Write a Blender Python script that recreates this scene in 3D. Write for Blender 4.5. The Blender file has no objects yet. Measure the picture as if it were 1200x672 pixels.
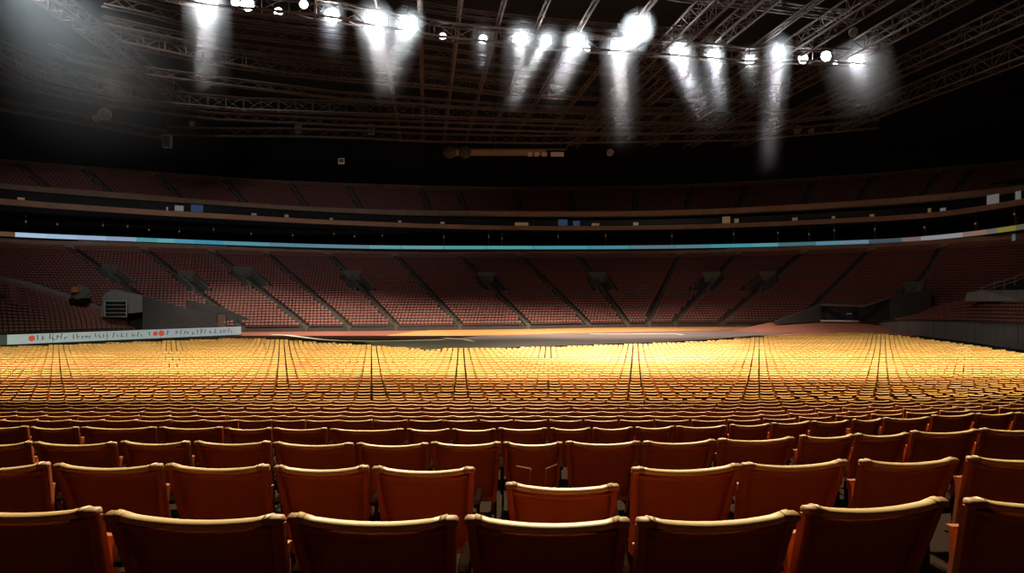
import bpy, bmesh, math, random
from mathutils import Vector, Matrix
random.seed(7)
S = bpy.context.scene
COL = S.collection
F, CX, CY, H = 934.0, 600.0, 336.0, 6.8      # focal length in px, principal point, eye height above the arena floor
PI = math.pi

# ------------------------------------------------------------------ helpers
def uz(px, py, z):
    """point on the ray through a photo pixel at height z above the arena floor"""
    d = (z - H) * F / (CY - py)
    return Vector(((px - CX) / F * d, d, z))
def ud(px, py, d):
    return Vector(((px - CX) / F * d, d, H + (CY - py) / F * d))
def lerp(a, b, t): return a + (b - a) * t
def interp(tab, x):
    if x <= tab[0][0]:
        (x0, y0), (x1, y1) = tab[0], tab[1]
    elif x >= tab[-1][0]:
        (x0, y0), (x1, y1) = tab[-2], tab[-1]
    else:
        for i in range(len(tab) - 1):
            if tab[i][0] <= x <= tab[i + 1][0]:
                (x0, y0), (x1, y1) = tab[i], tab[i + 1]
                break
    return y0 + (y1 - y0) * (x - x0) / (x1 - x0)
def smooth_interp(tab, x):
    """Catmull-Rom through the table"""
    n = len(tab)
    if x <= tab[0][0] or x >= tab[-1][0]: return interp(tab, x)
    for i in range(n - 1):
        if tab[i][0] <= x <= tab[i + 1][0]: break
    def slope(k):
        a, b = max(k - 1, 0), min(k + 1, n - 1)
        return (tab[b][1] - tab[a][1]) / (tab[b][0] - tab[a][0])
    x0, y0 = tab[i]; x1, y1 = tab[i + 1]; h = x1 - x0; t = (x - x0) / h
    m0, m1 = slope(i) * h, slope(i + 1) * h
    return (2*t**3-3*t**2+1)*y0 + (t**3-2*t**2+t)*m0 + (-2*t**3+3*t**2)*y1 + (t**3-t**2)*m1

class MB:
    def __init__(s): s.v, s.f, s.m = [], [], []
    def add(s, verts, faces, mi=0, M=None):
        o = len(s.v)
        s.v.extend([tuple(M @ Vector(p)) for p in verts] if M is not None else [tuple(p) for p in verts])
        s.f.extend([tuple(i + o for i in f) for f in faces]); s.m.extend([mi] * len(faces))
    def hexa(s, p, mi=0, M=None):     # 4 bottom (ccw), 4 top
        s.add(p, [(3,2,1,0),(4,5,6,7),(0,1,5,4),(1,2,6,5),(2,3,7,6),(3,0,4,7)], mi, M)
    def box(s, c, d, mi=0, M=None):
        x, y, z = c; a, b, e = d[0]/2, d[1]/2, d[2]/2
        s.hexa([(x-a,y-b,z-e),(x+a,y-b,z-e),(x+a,y+b,z-e),(x-a,y+b,z-e),(x-a,y-b,z+e),(x+a,y-b,z+e),(x+a,y+b,z+e),(x-a,y+b,z+e)], mi, M)
    def tube(s, a, b, r, n=6, mi=0, r2=None, M=None):
        a, b = Vector(a), Vector(b); ax = (b - a)
        if ax.length < 1e-6: return
        ax.normalize(); r2 = r if r2 is None else r2
        u = ax.cross(Vector((0,0,1)) if abs(ax.z) < .9 else Vector((1,0,0))).normalized(); w = ax.cross(u)
        vs = []
        for p, q in ((a, r), (b, r2)):
            for k in range(n):
                t = 2*PI*k/n + PI/n
                vs.append(p + (u*math.cos(t) + w*math.sin(t))*q)
        fs = [(k, (k+1) % n, n+(k+1) % n, n+k) for k in range(n)] + [tuple(range(n-1,-1,-1)), tuple(range(n, 2*n))]
        s.add(vs, fs, mi, M)
    def sweep(s, frames, prof, mi=0, closed=True, cap=True):
        """frames: list of functions (a,b)->point; prof: (a,b) list, a closed outline"""
        n = len(prof); vs = [fr(*p) for fr in frames for p in prof]; fs = []
        for i in range(len(frames)-1):
            for k in range(n if closed else n-1):
                k2 = (k+1) % n
                fs.append((i*n+k, i*n+k2, (i+1)*n+k2, (i+1)*n+k))
        if cap and closed:
            fs += [tuple(range(n-1,-1,-1)), tuple(range((len(frames)-1)*n, len(frames)*n))]
        s.add(vs, fs, mi)
    def lathe(s, prof, n=16, mi=0, M=None):
        vs = []
        for r, z in prof:
            for k in range(n):
                t = 2*PI*k/n; vs.append((r*math.cos(t), r*math.sin(t), z))
        fs = []
        for i in range(len(prof)-1):
            for k in range(n):
                k2 = (k+1) % n; fs.append((i*n+k, i*n+k2, (i+1)*n+k2, (i+1)*n+k))
        fs += [tuple(range(n-1,-1,-1)), tuple(range((len(prof)-1)*n, len(prof)*n))]
        s.add(vs, fs, mi, M)
    def mesh(s, name, mats, smooth=False):
        me = bpy.data.meshes.new(name); me.from_pydata(s.v, [], s.f)
        for m in (mats if isinstance(mats, (list, tuple)) else [mats]): me.materials.append(m)
        me.polygons.foreach_set('material_index', s.m)
        if smooth: me.polygons.foreach_set('use_smooth', [True]*len(s.f))
        me.update()
        if len(s.f) < 20000:
            bm = bmesh.new(); bm.from_mesh(me); bmesh.ops.recalc_face_normals(bm, faces=bm.faces); bm.to_mesh(me); bm.free()
        return me
    def build(s, name, mats, parent=None, smooth=False):
        return link(name, s.mesh(name, mats, smooth), parent)
def link(name, me, parent=None):
    o = bpy.data.objects.new(name, me); COL.objects.link(o)
    if parent is not None: o.parent = parent
    return o
def tag(o, label=None, cat=None, group=None, kind=None):
    if label: o['label'] = label
    if cat: o['category'] = cat
    if group: o['group'] = group
    if kind: o['kind'] = kind
    return o
def empty(name, loc=(0,0,0), label=None, cat=None, group=None, rz=0):
    o = bpy.data.objects.new(name, None); COL.objects.link(o)
    o.location = loc; o.rotation_euler = (0,0,rz); o.empty_display_size = .2
    return tag(o, label, cat, group)
ONES = ['zeroth','first','second','third','fourth','fifth','sixth','seventh','eighth','ninth','tenth','eleventh','twelfth','thirteenth','fourteenth','fifteenth','sixteenth','seventeenth','eighteenth','nineteenth']
def ordinal(n):
    if n < 20: return ONES[n]
    t, o = divmod(n, 10); T = ['','','twent','thirt','fort','fift','sixt','sevent','eight','ninet'][t]
    return T + 'ieth' if o == 0 else T + 'y-' + ONES[o]

# ------------------------------------------------------------------ materials
def mat(name, col, rough=.6, metal=0, emit=None, es=0, noise=None, spec=.5, bump=0, seat_var=0):
    m = bpy.data.materials.new(name); m.use_nodes = True
    nt = m.node_tree; b = nt.nodes['Principled BSDF']
    b.inputs['Base Color'].default_value = (*col, 1); b.inputs['Roughness'].default_value = rough
    b.inputs['Metallic'].default_value = metal; b.inputs['Specular IOR Level'].default_value = spec
    if emit: b.inputs['Emission Color'].default_value = (*emit, 1); b.inputs['Emission Strength'].default_value = es
    if noise:
        sc, amt = noise[0], noise[1]
        tc = nt.nodes.new('ShaderNodeTexCoord'); mp = nt.nodes.new('ShaderNodeMapping')
        mp.inputs['Scale'].default_value = noise[2] if len(noise) > 2 else (1,1,1)
        tx = nt.nodes.new('ShaderNodeTexNoise'); tx.inputs['Scale'].default_value = sc; tx.inputs['Detail'].default_value = 4
        mx = nt.nodes.new('ShaderNodeMixRGB'); mx.inputs[1].default_value = (*[c*(1-amt) for c in col], 1); mx.inputs[2].default_value = (*[min(1, c*(1+amt)) for c in col], 1)
        L = nt.links.new
        L(tc.outputs['Object'], mp.inputs['Vector']); L(mp.outputs[0], tx.inputs['Vector']); L(tx.outputs['Fac'], mx.inputs[0]); L(mx.outputs[0], b.inputs['Base Color'])
        if bump:
            bp = nt.nodes.new('ShaderNodeBump'); bp.inputs['Strength'].default_value = bump
            L(tx.outputs['Fac'], bp.inputs['Height']); L(bp.outputs[0], b.inputs['Normal'])
    return m
M_RED = mat('seat red paint', (.44,.125,.042), .55, noise=(14,.22,(1,1,.25)), spec=.3)
M_REDF = mat('seat red frame', (.48,.13,.045), .45, noise=(20,.2), spec=.35)
M_TAN = mat('rail tan wood', (.80,.54,.26), .5, noise=(30,.18,(.2,1,1)), spec=.4)
M_CAP = mat('rail end worn wood', (.45,.22,.09), .6, noise=(60,.3))
M_IRON = mat('dark iron', (.02,.010,.007), .9, 0, spec=0)
M_TIER = mat('far seat red', (.27,.105,.092), .6, spec=.2)
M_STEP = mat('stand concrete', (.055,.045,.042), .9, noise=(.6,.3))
M_STAIR = mat('stair concrete', (.10,.085,.072), .9, noise=(2,.35))
M_CONC = mat('grey concrete', (.22,.22,.215), .85, noise=(1.2,.3,(1,1,.3)))
M_VOM = mat('entrance box concrete', (.12,.12,.11), .9, noise=(1.5,.35))
M_DARKW = mat('charcoal wall', (.032,.033,.035), .8, noise=(.8,.25))
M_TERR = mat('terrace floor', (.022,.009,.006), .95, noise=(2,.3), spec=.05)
M_FLOOR = mat('arena floor red', (.30,.10,.07), .7, noise=(.25,.3,(1,.25,1)))
M_MAT = mat('arena mat grey violet', (.15,.105,.11), .7, noise=(.3,.25,(.4,1,1)))
M_LITWOOD = mat('arena lit wood orange', (.55,.25,.085), .6, noise=(.4,.2,(.3,1,1)))  # wood band whose orange has the lamplight mixed into it
M_WHITE = mat('line white', (.75,.68,.6), .6)
M_FASC = mat('fascia tan', (.36,.23,.15), .75, noise=(.5,.3))
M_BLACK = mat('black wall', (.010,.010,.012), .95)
M_SLAB = mat('dark slab', (.02,.017,.016), .9)
M_GLASS = mat('suite glass', (.012,.016,.022), .35, spec=.25)
M_STEEL = mat('truss steel', (.12,.088,.072), .6, .3, noise=(.8,.4))
M_LAMPB = mat('lamp body', (.05,.05,.05), .5, .5)
M_GREY = mat('light grey paint', (.7,.66,.62), .5)
M_LENS = mat('lamp glow', (1,1,1), .3, emit=(.93,.97,1), es=60)
M_LENS2 = mat('small lamp glow', (1,1,1), .3, emit=(.95,.96,1), es=16)

# ------------------------------------------------------------------ camera, world
cam = bpy.data.objects.new('camera', bpy.data.cameras.new('camera')); COL.objects.link(cam)
cam.data.lens = 36*F/1200; cam.data.sensor_width = 36; cam.data.clip_end = 600; cam.data.clip_start = .05
cam.location = (0,0,H); cam.rotation_euler = (PI/2,0,0); S.camera = cam
w = bpy.data.worlds.new('world'); S.world = w; w.use_nodes = True
w.node_tree.nodes['Background'].inputs[0].default_value = (1,.62,.5,1); w.node_tree.nodes['Background'].inputs[1].default_value = .004
S.view_settings.view_transform = 'Standard'; S.view_settings.look = 'None'; S.view_settings.exposure = 0; S.view_settings.gamma = 1
S.view_settings.use_curve_mapping = False
try:
    S.cycles.use_denoising = True; S.cycles.volume_max_steps = 128; S.cycles.max_bounces = 4; S.cycles.volume_bounces = 0; S.cycles.use_light_tree = True
except Exception: pass

# ------------------------------------------------------------------ seats near the viewer
TOP = .86                                     # height of the rail above its tread
def rail_curve(W, z0, sag=.020, n=10):
    pts = []
    for i in range(n+1):
        t = i/n*2-1
        pts.append((t*W/2, z0 - sag*(1-t*t) + .006*max(0, abs(t)-.9)*10))
    return pts
LEAN = .40
def yz(z): return -(z-.45)*LEAN               # the back leans towards the viewer
def hw(z, W=.5): return W/2*(1-.14*(TOP-z)/.45)
def seat_meshes():
    R = {}
    # top rail: rounded wooden cap following a shallow sag
    b = MB(); cur = rail_curve(.440, TOP-.010)
    prof = [(.030*math.cos(2*PI*k/10), .014*math.sin(2*PI*k/10)) for k in range(10)]
    fr = [(lambda a, c, x=x, z=z: (x, yz(TOP)+a-.004, z+c)) for x, z in cur]
    b.sweep(fr, prof); R['top_rail'] = b.mesh('top_rail', M_TAN, True)
    # worn end block of the rail
    b = MB()
    for i, (r, x) in enumerate(((.7,-.030),(1,-.022),(1,.016),(.75,.026))): pass
    fr = [(lambda a, c, x=x, r=r: (x, yz(TOP)+a*r-.004, TOP-.009+c*r)) for x, r in ((-.028,.6),(-.020,1.1),(.012,1.12),(.026,1.0))]
    b.sweep(fr, prof); R['corner_cap'] = b.mesh('corner_cap', M_CAP, True)
    # back panel, recessed and slightly dished, with the red lip below the rail
    b = MB(); n, mrows = 8, 5
    vs, fs = [], []
    for side in (0, 1):
        for j in range(mrows+1):
            z = lerp(.43, TOP-.012, j/mrows)
            for i in range(n+1):
                t = i/n*2-1; dish = .022*(1-t*t)
                zz = z - (.018*(1-t*t) if j == mrows else 0)
                vs.append((t*(hw(z)-.02), yz(z)+.008+dish+(.014 if side else 0), zz))
    k = (n+1)*(mrows+1)
    for j in range(mrows):
        for i in range(n):
            a = j*(n+1)+i
            fs.append((a, a+1, a+n+2, a+n+1)); fs.append((k+a+n+1, k+a+n+2, k+a+1, k+a))
    for i in range(n):
        a = mrows*(n+1)+i; fs.append((a, a+1, k+a+1, k+a)); fs.append((i+1, i, k+i, k+i+1))
    for j in range(mrows):
        a = j*(n+1); fs.append((a+n+1, a, k+a, k+a+n+1)); a += n; fs.append((a, a+n+1, k+a+n+1, k+a))
    b.add(vs, fs); R['back_panel'] = b.mesh('back_panel', M_RED, True)
    b = MB(); cur = rail_curve(.435, TOP-.046, .021)
    prof2 = [(.008*math.cos(2*PI*k/8)-.004, .010*math.sin(2*PI*k/8)) for k in range(8)]
    b.sweep([(lambda a, c, x=x, z=z: (x, yz(z)+a, z+c)) for x, z in cur], prof2); R['lip_moulding'] = b.mesh('lip_moulding', M_REDF, True)
    for sg, nm in ((-1, 'side_frame'), (1, 'side_frame_b')):
        b = MB(); fr = []
        for z in (.30, .43, .60, .75, TOP-.022):
            fr.append(lambda a, c, z=z: (sg*(hw(z)-.014)+a, yz(z)+c, z))
        b.sweep(fr, [(-.014,-.018),(-.006,-.022),(.010,-.020),(.014,-.012),(.014,.020),(-.014,.020)][::1])
        R[nm] = b.mesh('side_frame', M_REDF)
        b = MB(); x = sg*.205                      # cast iron standard reaching the tread
        b.hexa([(x-.012,-.10,.0),(x+.012,-.10,.0),(x+.012,.16,.0),(x-.012,.16,.0),(x-.012,-.02,.02),(x+.012,-.02,.02),(x+.012,.08,.02),(x-.012,.08,.02)])
        b.hexa([(x-.010,-.01,.02),(x+.010,-.01,.02),(x+.010,.05,.02),(x-.010,.05,.02),(x-.010,.0,.46),(x+.010,.0,.46),(x+.010,.07,.46),(x-.010,.07,.46)])
        R['leg' if sg < 0 else 'leg_b'] = b.mesh('leg', M_IRON)
    # tip-up seat pan, folded up
    b = MB(); fr = []
    for z, y in ((.38,.09),(.42,.07),(.60,.03),(.68,.03),(.71,.05)):
        fr.append(lambda a, c, z=z, y=y: (a, y+c, z))
    b.sweep(fr, [(-.19,0),(.19,0),(.19,.035),(-.19,.035)]); R['seat_pan'] = b.mesh('seat_pan', M_RED)
    b = MB(); fr = []                              # armrest between this seat and the next
    for y, z, s in ((-.06,.655,.8),(-.03,.665,1),(.16,.675,1),(.20,.665,.8)):
        fr.append(lambda a, c, y=y, z=z, s=s: (.25+a*s, y, z+c*s))
    b.sweep(fr, [(-.017,-.011),(.017,-.011),(.017,.005),(.010,.011),(-.010,.011),(-.017,.005)])
    b.box((.25,.05,.555),(.014,.05,.21), 1); R['armrest'] = b.mesh('armrest', [M_IRON, M_IRON])
    return R
SM = seat_meshes()
def full_seat(loc, W, rz, roll, label, group):
    root = empty('stadium_seat', loc, label, 'seat', group, rz)
    root.scale = (W/.5, 1, 1); root.rotation_euler[1] = roll
    par = {}
    for nm in ('back_panel','lip_moulding','top_rail','side_frame','side_frame_b','leg','leg_b','seat_pan','armrest'):
        o = link(nm[:-2] if nm.endswith('_b') else nm, SM[nm], par['back_panel'] if nm == 'lip_moulding' else root); par[nm] = o
        if nm == 'top_rail': o['label'] = 'tan wooden top rail'
        if nm.startswith('leg'): o['label'] = 'dark iron leg'
    for sg in (-1, 1):
        o = link('corner_cap', SM['corner_cap'], par['top_rail']); o.location = (sg*.225,0,0)
        if sg > 0: o.scale = (-1,1,1)
    return root
def mid_meshes():
    R = {}
    b = MB(); cur = rail_curve(.49, TOP-.010, .016, 5)
    b.sweep([(lambda a, c, x=x, z=z: (x, yz(TOP)+a, z+c)) for x, z in cur], [(.024*math.cos(2*PI*k/6), .0105*math.sin(2*PI*k/6)) for k in range(6)])
    R['top_rail'] = b.mesh('top_rail', M_TAN, True)
    b = MB(); z0, z1 = .42, TOP-.02
    b.hexa([(-hw(z0)+.02,yz(z0)+.01,z0),(hw(z0)-.02,yz(z0)+.01,z0),(hw(z0)-.02,yz(z0)+.03,z0),(-hw(z0)+.02,yz(z0)+.03,z0),
            (-hw(z1)+.02,yz(z1)+.01,z1),(hw(z1)-.02,yz(z1)+.01,z1),(hw(z1)-.02,yz(z1)+.03,z1),(-hw(z1)+.02,yz(z1)+.03,z1)])
    b.sweep([(lambda a, c, x=x, z=z: (x, yz(z)+a, z+c)) for x, z in rail_curve(.45, TOP-.046, .016, 5)], [(-.012,-.009),(.004,-.009),(.004,.009),(-.012,.009)])
    for sg in (-1,1):
        b.sweep([(lambda a, c, z=z: (sg*(hw(z)-.012)+a, yz(z)+c, z)) for z in (.35,TOP-.02)], [(-.012,-.02),(.012,-.02),(.012,.02),(-.012,.02)])
    R['backrest'] = b.mesh('backrest', M_RED)
    b = MB()
    b.sweep([(lambda a, c, z=z, y=y: (a, y+c, z)) for z, y in ((.38,.08),(.60,.03),(.71,.05))], [(-.19,0),(.19,0),(.19,.035),(-.19,.035)])
    R['seat_pan'] = b.mesh('seat_pan', M_RED)
    b = MB()
    for sg in (-1,1): b.box((sg*.205,.03,.23),(.024,.07,.46)); b.box((sg*.205,.03,.015),(.024,.24,.03))
    b.box((0,.03,.30),(.43,.04,.04))
    R['pedestal'] = b.mesh('pedestal', M_IRON)
    return R
MM = mid_meshes()
def mid_seat(loc, W, rz, label, group):
    root = empty('stadium_seat', loc, label, 'seat', group, rz); root.scale = (W/.5,1,1)
    for nm in ('backrest','top_rail','seat_pan','pedestal'):
        o = link(nm, MM[nm], root)
        if nm == 'top_rail': o['label'] = 'tan wooden top rail'
    return root
# rows as measured in the photograph: corner pixels of every top rail
ROW1 = [(-92,594,116,597),(127,601,332,606),(339,604,536,607),(546,606,737,609),(747,609,933,601),(942,595,1106,585),(1132,586,1338,587)]
ROW2 = [(-75,548,58,543),(64,545,190,545),(195,545,315,546),(322,547,432,547),(437,548,556,549),(593,567,725,569),(741,549,868,545),(870,544,992,540),(1008,540,1121,538),(1134,536,1262,536)]
ROW3 = [(-32,520,37,518),(40,519,136,519),(142,518,222,518),(228,518,317,518),(321,519,414,520),(418,520,502,520),(505,519,587,519),(590,519,659,519),(663,518,750,518),(754,518,838,516),(842,515,930,513),(938,511,1001,510),(1003,509,1064,508),(1068,506,1146,504),(1149,503,1236,502)]
ROW4 = [(-50,501,33,500),(36,501,92,501),(96,501,183,501),(187,501,261,501),(264,502,318,502),(321,502,383,502),(387,503,473,503),(477,503,527,503),(530,503,581,503),(584,502,641,502),(645,502,692,502),(695,502,741,501),(745,501,790,500),(793,500,851,499),(856,498,902,497),(905,496,949,494),(952,494,994,493),(1000,492,1033,491),(1036,490,1089,489),(1093,487,1142,485),(1145,485,1188,484),(1191,484,1240,483)]
DROPS = [.68, .84, 1.09, 1.52]
row_info = []                                  # (depth function over px, tread height)
serial = 0
def seat_label(i, r, extra='dull red seat with tan rail'):
    return f"{extra}, {ordinal(i)} from the advertising board side in the {ordinal(r)} row"
for r, (row, drop) in enumerate(zip((ROW1, ROW2, ROW3, ROW4), DROPS), 1):
    zt = H - drop
    for i, (xl, yl, xr, yr) in enumerate(row, 1):
        a, b_ = uz(xl, yl, zt), uz(xr, yr, zt)
        c = (a+b_)/2; rz = math.atan2(b_.y-a.y, b_.x-a.x); W = (b_-a).length
        off = Vector((math.sin(rz), -math.cos(rz), 0))*(-yz(TOP))
        loc = Vector((c.x-off.x, c.y-off.y, zt-TOP))
        lab = seat_label(i, r, 'dark red seat with tan rail')
        if r == 2 and i == 6: lab = 'red seat with tan rail standing lower and apart, in front of the two strap loops'
        full_seat(loc, W, rz, 0, lab, f'stadium seats in the {ordinal(r)} row')
        serial += 1
    ys = [((q[0]+q[2])/2, (q[1]+q[3])/2) for q in row if not (r == 2 and q[0] == 593)]
    row_info.append((ys, drop))
# two bent strap loops standing between seats of the third row
for k, (x0, y0, x1, y1, x2, y2) in enumerate(((605,547,622,550,620,566),(653,545,640,550,639,566))):
    b = MB(); d = 5.0
    pts = [ud(x0,y0,d), ud(x1,y1,d), ud(x2,y2,d), ud(x2,y2+26,d)]
    for p, q in zip(pts, pts[1:]): b.tube(p, q, .006, 6)
    b.tube(pts[3]-Vector((0,0,.0)), pts[3]+Vector((0,0,-.75)), .008, 6)
    tag(b.build('strap_loop', M_CAP), 'thin bent tan strap loop rising behind the lone low seat, ' + ('on the advertising board side' if k == 0 else 'on the concrete wall side'), 'strap', 'strap loops behind the low seat')

# ------------------------------------------------------------------ the long bank of seats
YD = [(501,8.65),(492.5,11.7),(487.5,13.4),(482.5,15.1),(478,17),(474,19),(470.5,21),(455,28),(430,46),(415,63),(405,79.7)]
def depth_of_y(y):
    if y <= 405: return 5.9*F/(y-CY)
    t = sorted((a, b) for a, b in YD); return interp(t, y)
ROWS = [492.5,487.5,482.7,478.2,474.2,470.6]
while ROWS[-1] > 387: ROWS.append(ROWS[-1] - (3.2 if ROWS[-1] > 442 else 2.7 if ROWS[-1] > 418 else 1.9 if ROWS[-1] > 408.5 else 1.25))
def row_y(yc, x):
    k = max(0, min(1, (yc-440)/50))
    s = max(0, (x-850)/350)
    y = yc - 15*k*s**1.2
    return max(y, CY+8)
# outline of the bank on the arena floor
FAR = [(-200,416),(0,406),(282,395.5),(330,397),(370,400),(500,408),(640,406),(820,399.5),(920,392),(1012,389),(1022,390),(1060,393),(1200,412.5),(1400,440)]
SECT = [(-500,200,65),(200,435,330),(435,640,540),(640,890,745),(890,1130,1035),(1130,1700,1235)]
def seat_prim(b, M):
    W = .5
    z0, z1 = .42, TOP-.02
    a0, a1 = .183, .199
    b.hexa([(-a0,yz(z0),z0),(a0,yz(z0),z0),(a0,yz(z0)+.03,z0),(-a0,yz(z0)+.03,z0),(-a1,yz(z1),z1),(a1,yz(z1),z1),(a1,yz(z1)+.03,z1),(-a1,yz(z1)+.03,z1)], 0, M)
    y = yz(TOP)
    vs = []
    for x, dz in ((-.203,0),(-.09,-.012),(.09,-.012),(.203,0)):
        for dy, ddz in ((-.022,-.012),(.024,-.012),(.016,.010),(-.014,.010)): vs.append((x, y+dy, TOP-.012+dz+ddz))
    fs = [(3,2,1,0),(12,13,14,15)]
    for i in range(3):
        for k in range(4): fs.append((i*4+k, i*4+(k+1)%4, i*4+4+(k+1)%4, i*4+4+k))
    b.add(vs, fs, 1, M)
    b.hexa([(-.19,.07,.42),(.19,.07,.42),(.19,.11,.42),(-.19,.11,.42),(-.19,.04,.70),(.19,.04,.70),(.19,.08,.70),(-.19,.08,.70)], 0, M)
    for sg in (-1,1): b.hexa([(sg*.2-.02,-.03,0),(sg*.2+.02,-.03,0),(sg*.2+.02,.09,0),(sg*.2-.02,.09,0),(sg*.2-.02,0,.45),(sg*.2+.02,0,.45),(sg*.2+.02,.07,.45),(sg*.2-.02,.07,.45)], 2, M)
bank = MB(); bank_n = 0; CAP_N = 300
for ri, yc in enumerate(ROWS):
    r = ri + 5; drop = (yc-CY)*depth_of_y(yc)/F; zt = H - drop
    idx = 0
    row_info.append(([(x, row_y(yc, x)) for x in range(-200, 1401, 50)], drop))
    secs = []
    for s0, s1, xk in SECT:
        tk = (xk-CX)/F; lst = []
        for u in range(-400, 400):
            X0 = u*.5; d = depth_of_y(yc)
            for _ in range(3):
                px = CX + F*(X0+tk*d)/d
                d = drop*F/(row_y(yc, px)-CY)
            if s0 <= px < s1 and -330 < px < 1530: lst.append([X0+tk*d, tk])
        if lst: secs.append(lst)
    for A_, B_ in zip(secs, secs[1:]):             # close up the row where two blocks meet
        slack = (B_[0][0]-A_[-1][0]) - .5
        for i in range(7):
            k = slack/2*(1-i/7)
            if i < len(A_): A_[-1-i][0] += k
            if i < len(B_): B_[i][0] -= k
    for X, tk in [q for L_ in secs for q in L_]:
        X += random.uniform(-.010,.010); d = depth_of_y(yc)
        for _ in range(3):
            px = CX + F*X/d; d = drop*F/(row_y(yc, px)-CY)
        if row_y(yc, px) < interp(FAR, px)+.3: continue
        dp = drop*F/(row_y(yc, px+5)-CY)
        slope = math.atan2(dp-d, ((px+5-CX)*dp-(px-CX)*d)/F)
        rz = slope*.7 - math.atan(tk)*.35 + random.uniform(-.025,.025)
        W = .492*random.uniform(.97,1.01)
        loc = Vector((X, d-yz(TOP), zt-TOP))
        inframe = -W*F/d/2 < px < 1200+W*F/d/2
        if inframe: idx += 1
        if inframe and serial < CAP_N and ri < 9:
            serial += 1
            mid_seat(loc, W, rz, seat_label(idx, r), f'stadium seats in the {ordinal(r)} row')
        else:
            bank_n += 1
            Mx = Matrix.Translation(loc) @ Matrix.Rotation(rz, 4, 'Z') @ Matrix.Diagonal((W/.5, 1, random.uniform(.985,1.015), 1))
            seat_prim(bank, Mx)
o = bank.build('stadium_seat_bank', [M_RED, M_TAN, M_IRON])
tag(o, 'countless red seats with tan rails filling the arena up to the field edge', 'seats', None, 'stuff')

# terraced floor below the bank: one tread per row
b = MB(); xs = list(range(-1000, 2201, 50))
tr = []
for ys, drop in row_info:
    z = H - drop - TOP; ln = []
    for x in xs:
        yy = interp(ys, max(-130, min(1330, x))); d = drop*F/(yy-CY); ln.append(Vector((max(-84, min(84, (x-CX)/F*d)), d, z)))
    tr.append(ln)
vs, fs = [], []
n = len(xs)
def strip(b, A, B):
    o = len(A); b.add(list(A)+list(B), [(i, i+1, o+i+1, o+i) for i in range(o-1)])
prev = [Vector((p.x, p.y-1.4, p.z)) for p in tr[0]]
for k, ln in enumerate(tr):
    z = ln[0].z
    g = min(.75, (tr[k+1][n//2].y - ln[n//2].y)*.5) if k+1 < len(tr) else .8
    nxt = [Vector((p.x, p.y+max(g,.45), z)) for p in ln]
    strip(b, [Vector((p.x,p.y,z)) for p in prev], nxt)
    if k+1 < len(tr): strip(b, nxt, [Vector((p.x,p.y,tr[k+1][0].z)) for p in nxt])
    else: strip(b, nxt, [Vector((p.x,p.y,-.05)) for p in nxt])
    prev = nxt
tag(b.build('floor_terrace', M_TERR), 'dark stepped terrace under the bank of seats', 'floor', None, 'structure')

# ------------------------------------------------------------------ arena floor and its markings
b = MB(); b.box((0,110,-.1),(260,240,.2)); tag(b.build('floor', M_FLOOR), kind='structure')
def flat(name, pts, m, z0, t, label, cat, kind=None):
    b = MB(); n = len(pts); P = [uz(x,y,z0) for x,y in pts]
    b.add([Vector((p.x,p.y,z0)) for p in P]+[Vector((p.x,p.y,z0+t)) for p in P], [tuple(range(n,2*n)), tuple(range(n-1,-1,-1))]+[(i,(i+1)%n,n+(i+1)%n,n+i) for i in range(n)])
    return tag(b.build(name, m), label, cat, None, kind)
flat('floor_lit_strip', [(450,397.6),(500,396.3),(560,393.5),(720,389.3),(830,387.2),(905,384),(900,381.8),(830,380.8),(700,381),(560,384.2),(490,388.2),(455,393)], M_LITWOOD, .002, .02, 'orange strip of arena floor with painted lamplight, beyond the grey violet mat', 'floor', 'structure')  # lit band of floor, its lamplight put into the orange colour
flat('floor_mat', [(425,401),(470,399),(540,396.5),(560,394.5),(620,392.8),(720,390),(830,388.3),(925,385.6),(930,390),(880,394),(820,399),(700,404),(640,406),(570,408.5),(500,410),(440,406)], M_MAT, .03, .02, 'grey violet mat laid on the arena floor', 'mat', 'structure')
def floor_line(name, pts, w, m, z, label):
    b = MB(); P = [uz(x,y,z) for x,y in pts]
    frames = []
    for i, p in enumerate(P):
        t = (P[min(i+1,len(P)-1)]-P[max(i-1,0)]).normalized(); nn = Vector((-t.y,t.x,0))
        frames.append(lambda a, c, p=p, nn=nn: p+nn*a+Vector((0,0,c)))
    b.sweep(frames, [(-w/2,0),(w/2,0),(w/2,.01),(-w/2,.01)])
    return tag(b.build(name, m), label, 'floor line', None, 'structure')
floor_line('floor_line', [(318,392.2),(335,393),(352,395),(375,398),(400,399.6),(440,400),(480,399.4),(520,398.4)], .95, M_WHITE, .055, 'curved white line at the edge of the arena floor')
floor_line('floor_line', [(690,391.5),(740,391.8),(790,391.2),(800,392.6)], .5, M_WHITE, .055, 'short white line on the grey violet mat')
floor_line('floor_line', [(520,396.4),(545,398),(555,400.6)], .5, M_WHITE, .055, 'short bent white line at the near corner of the mat')
floor_line('floor_line', [(862,382.8),(882,382.7)], 1.6, M_WHITE, .055, 'pale patch at the far end of the orange strip')

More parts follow.
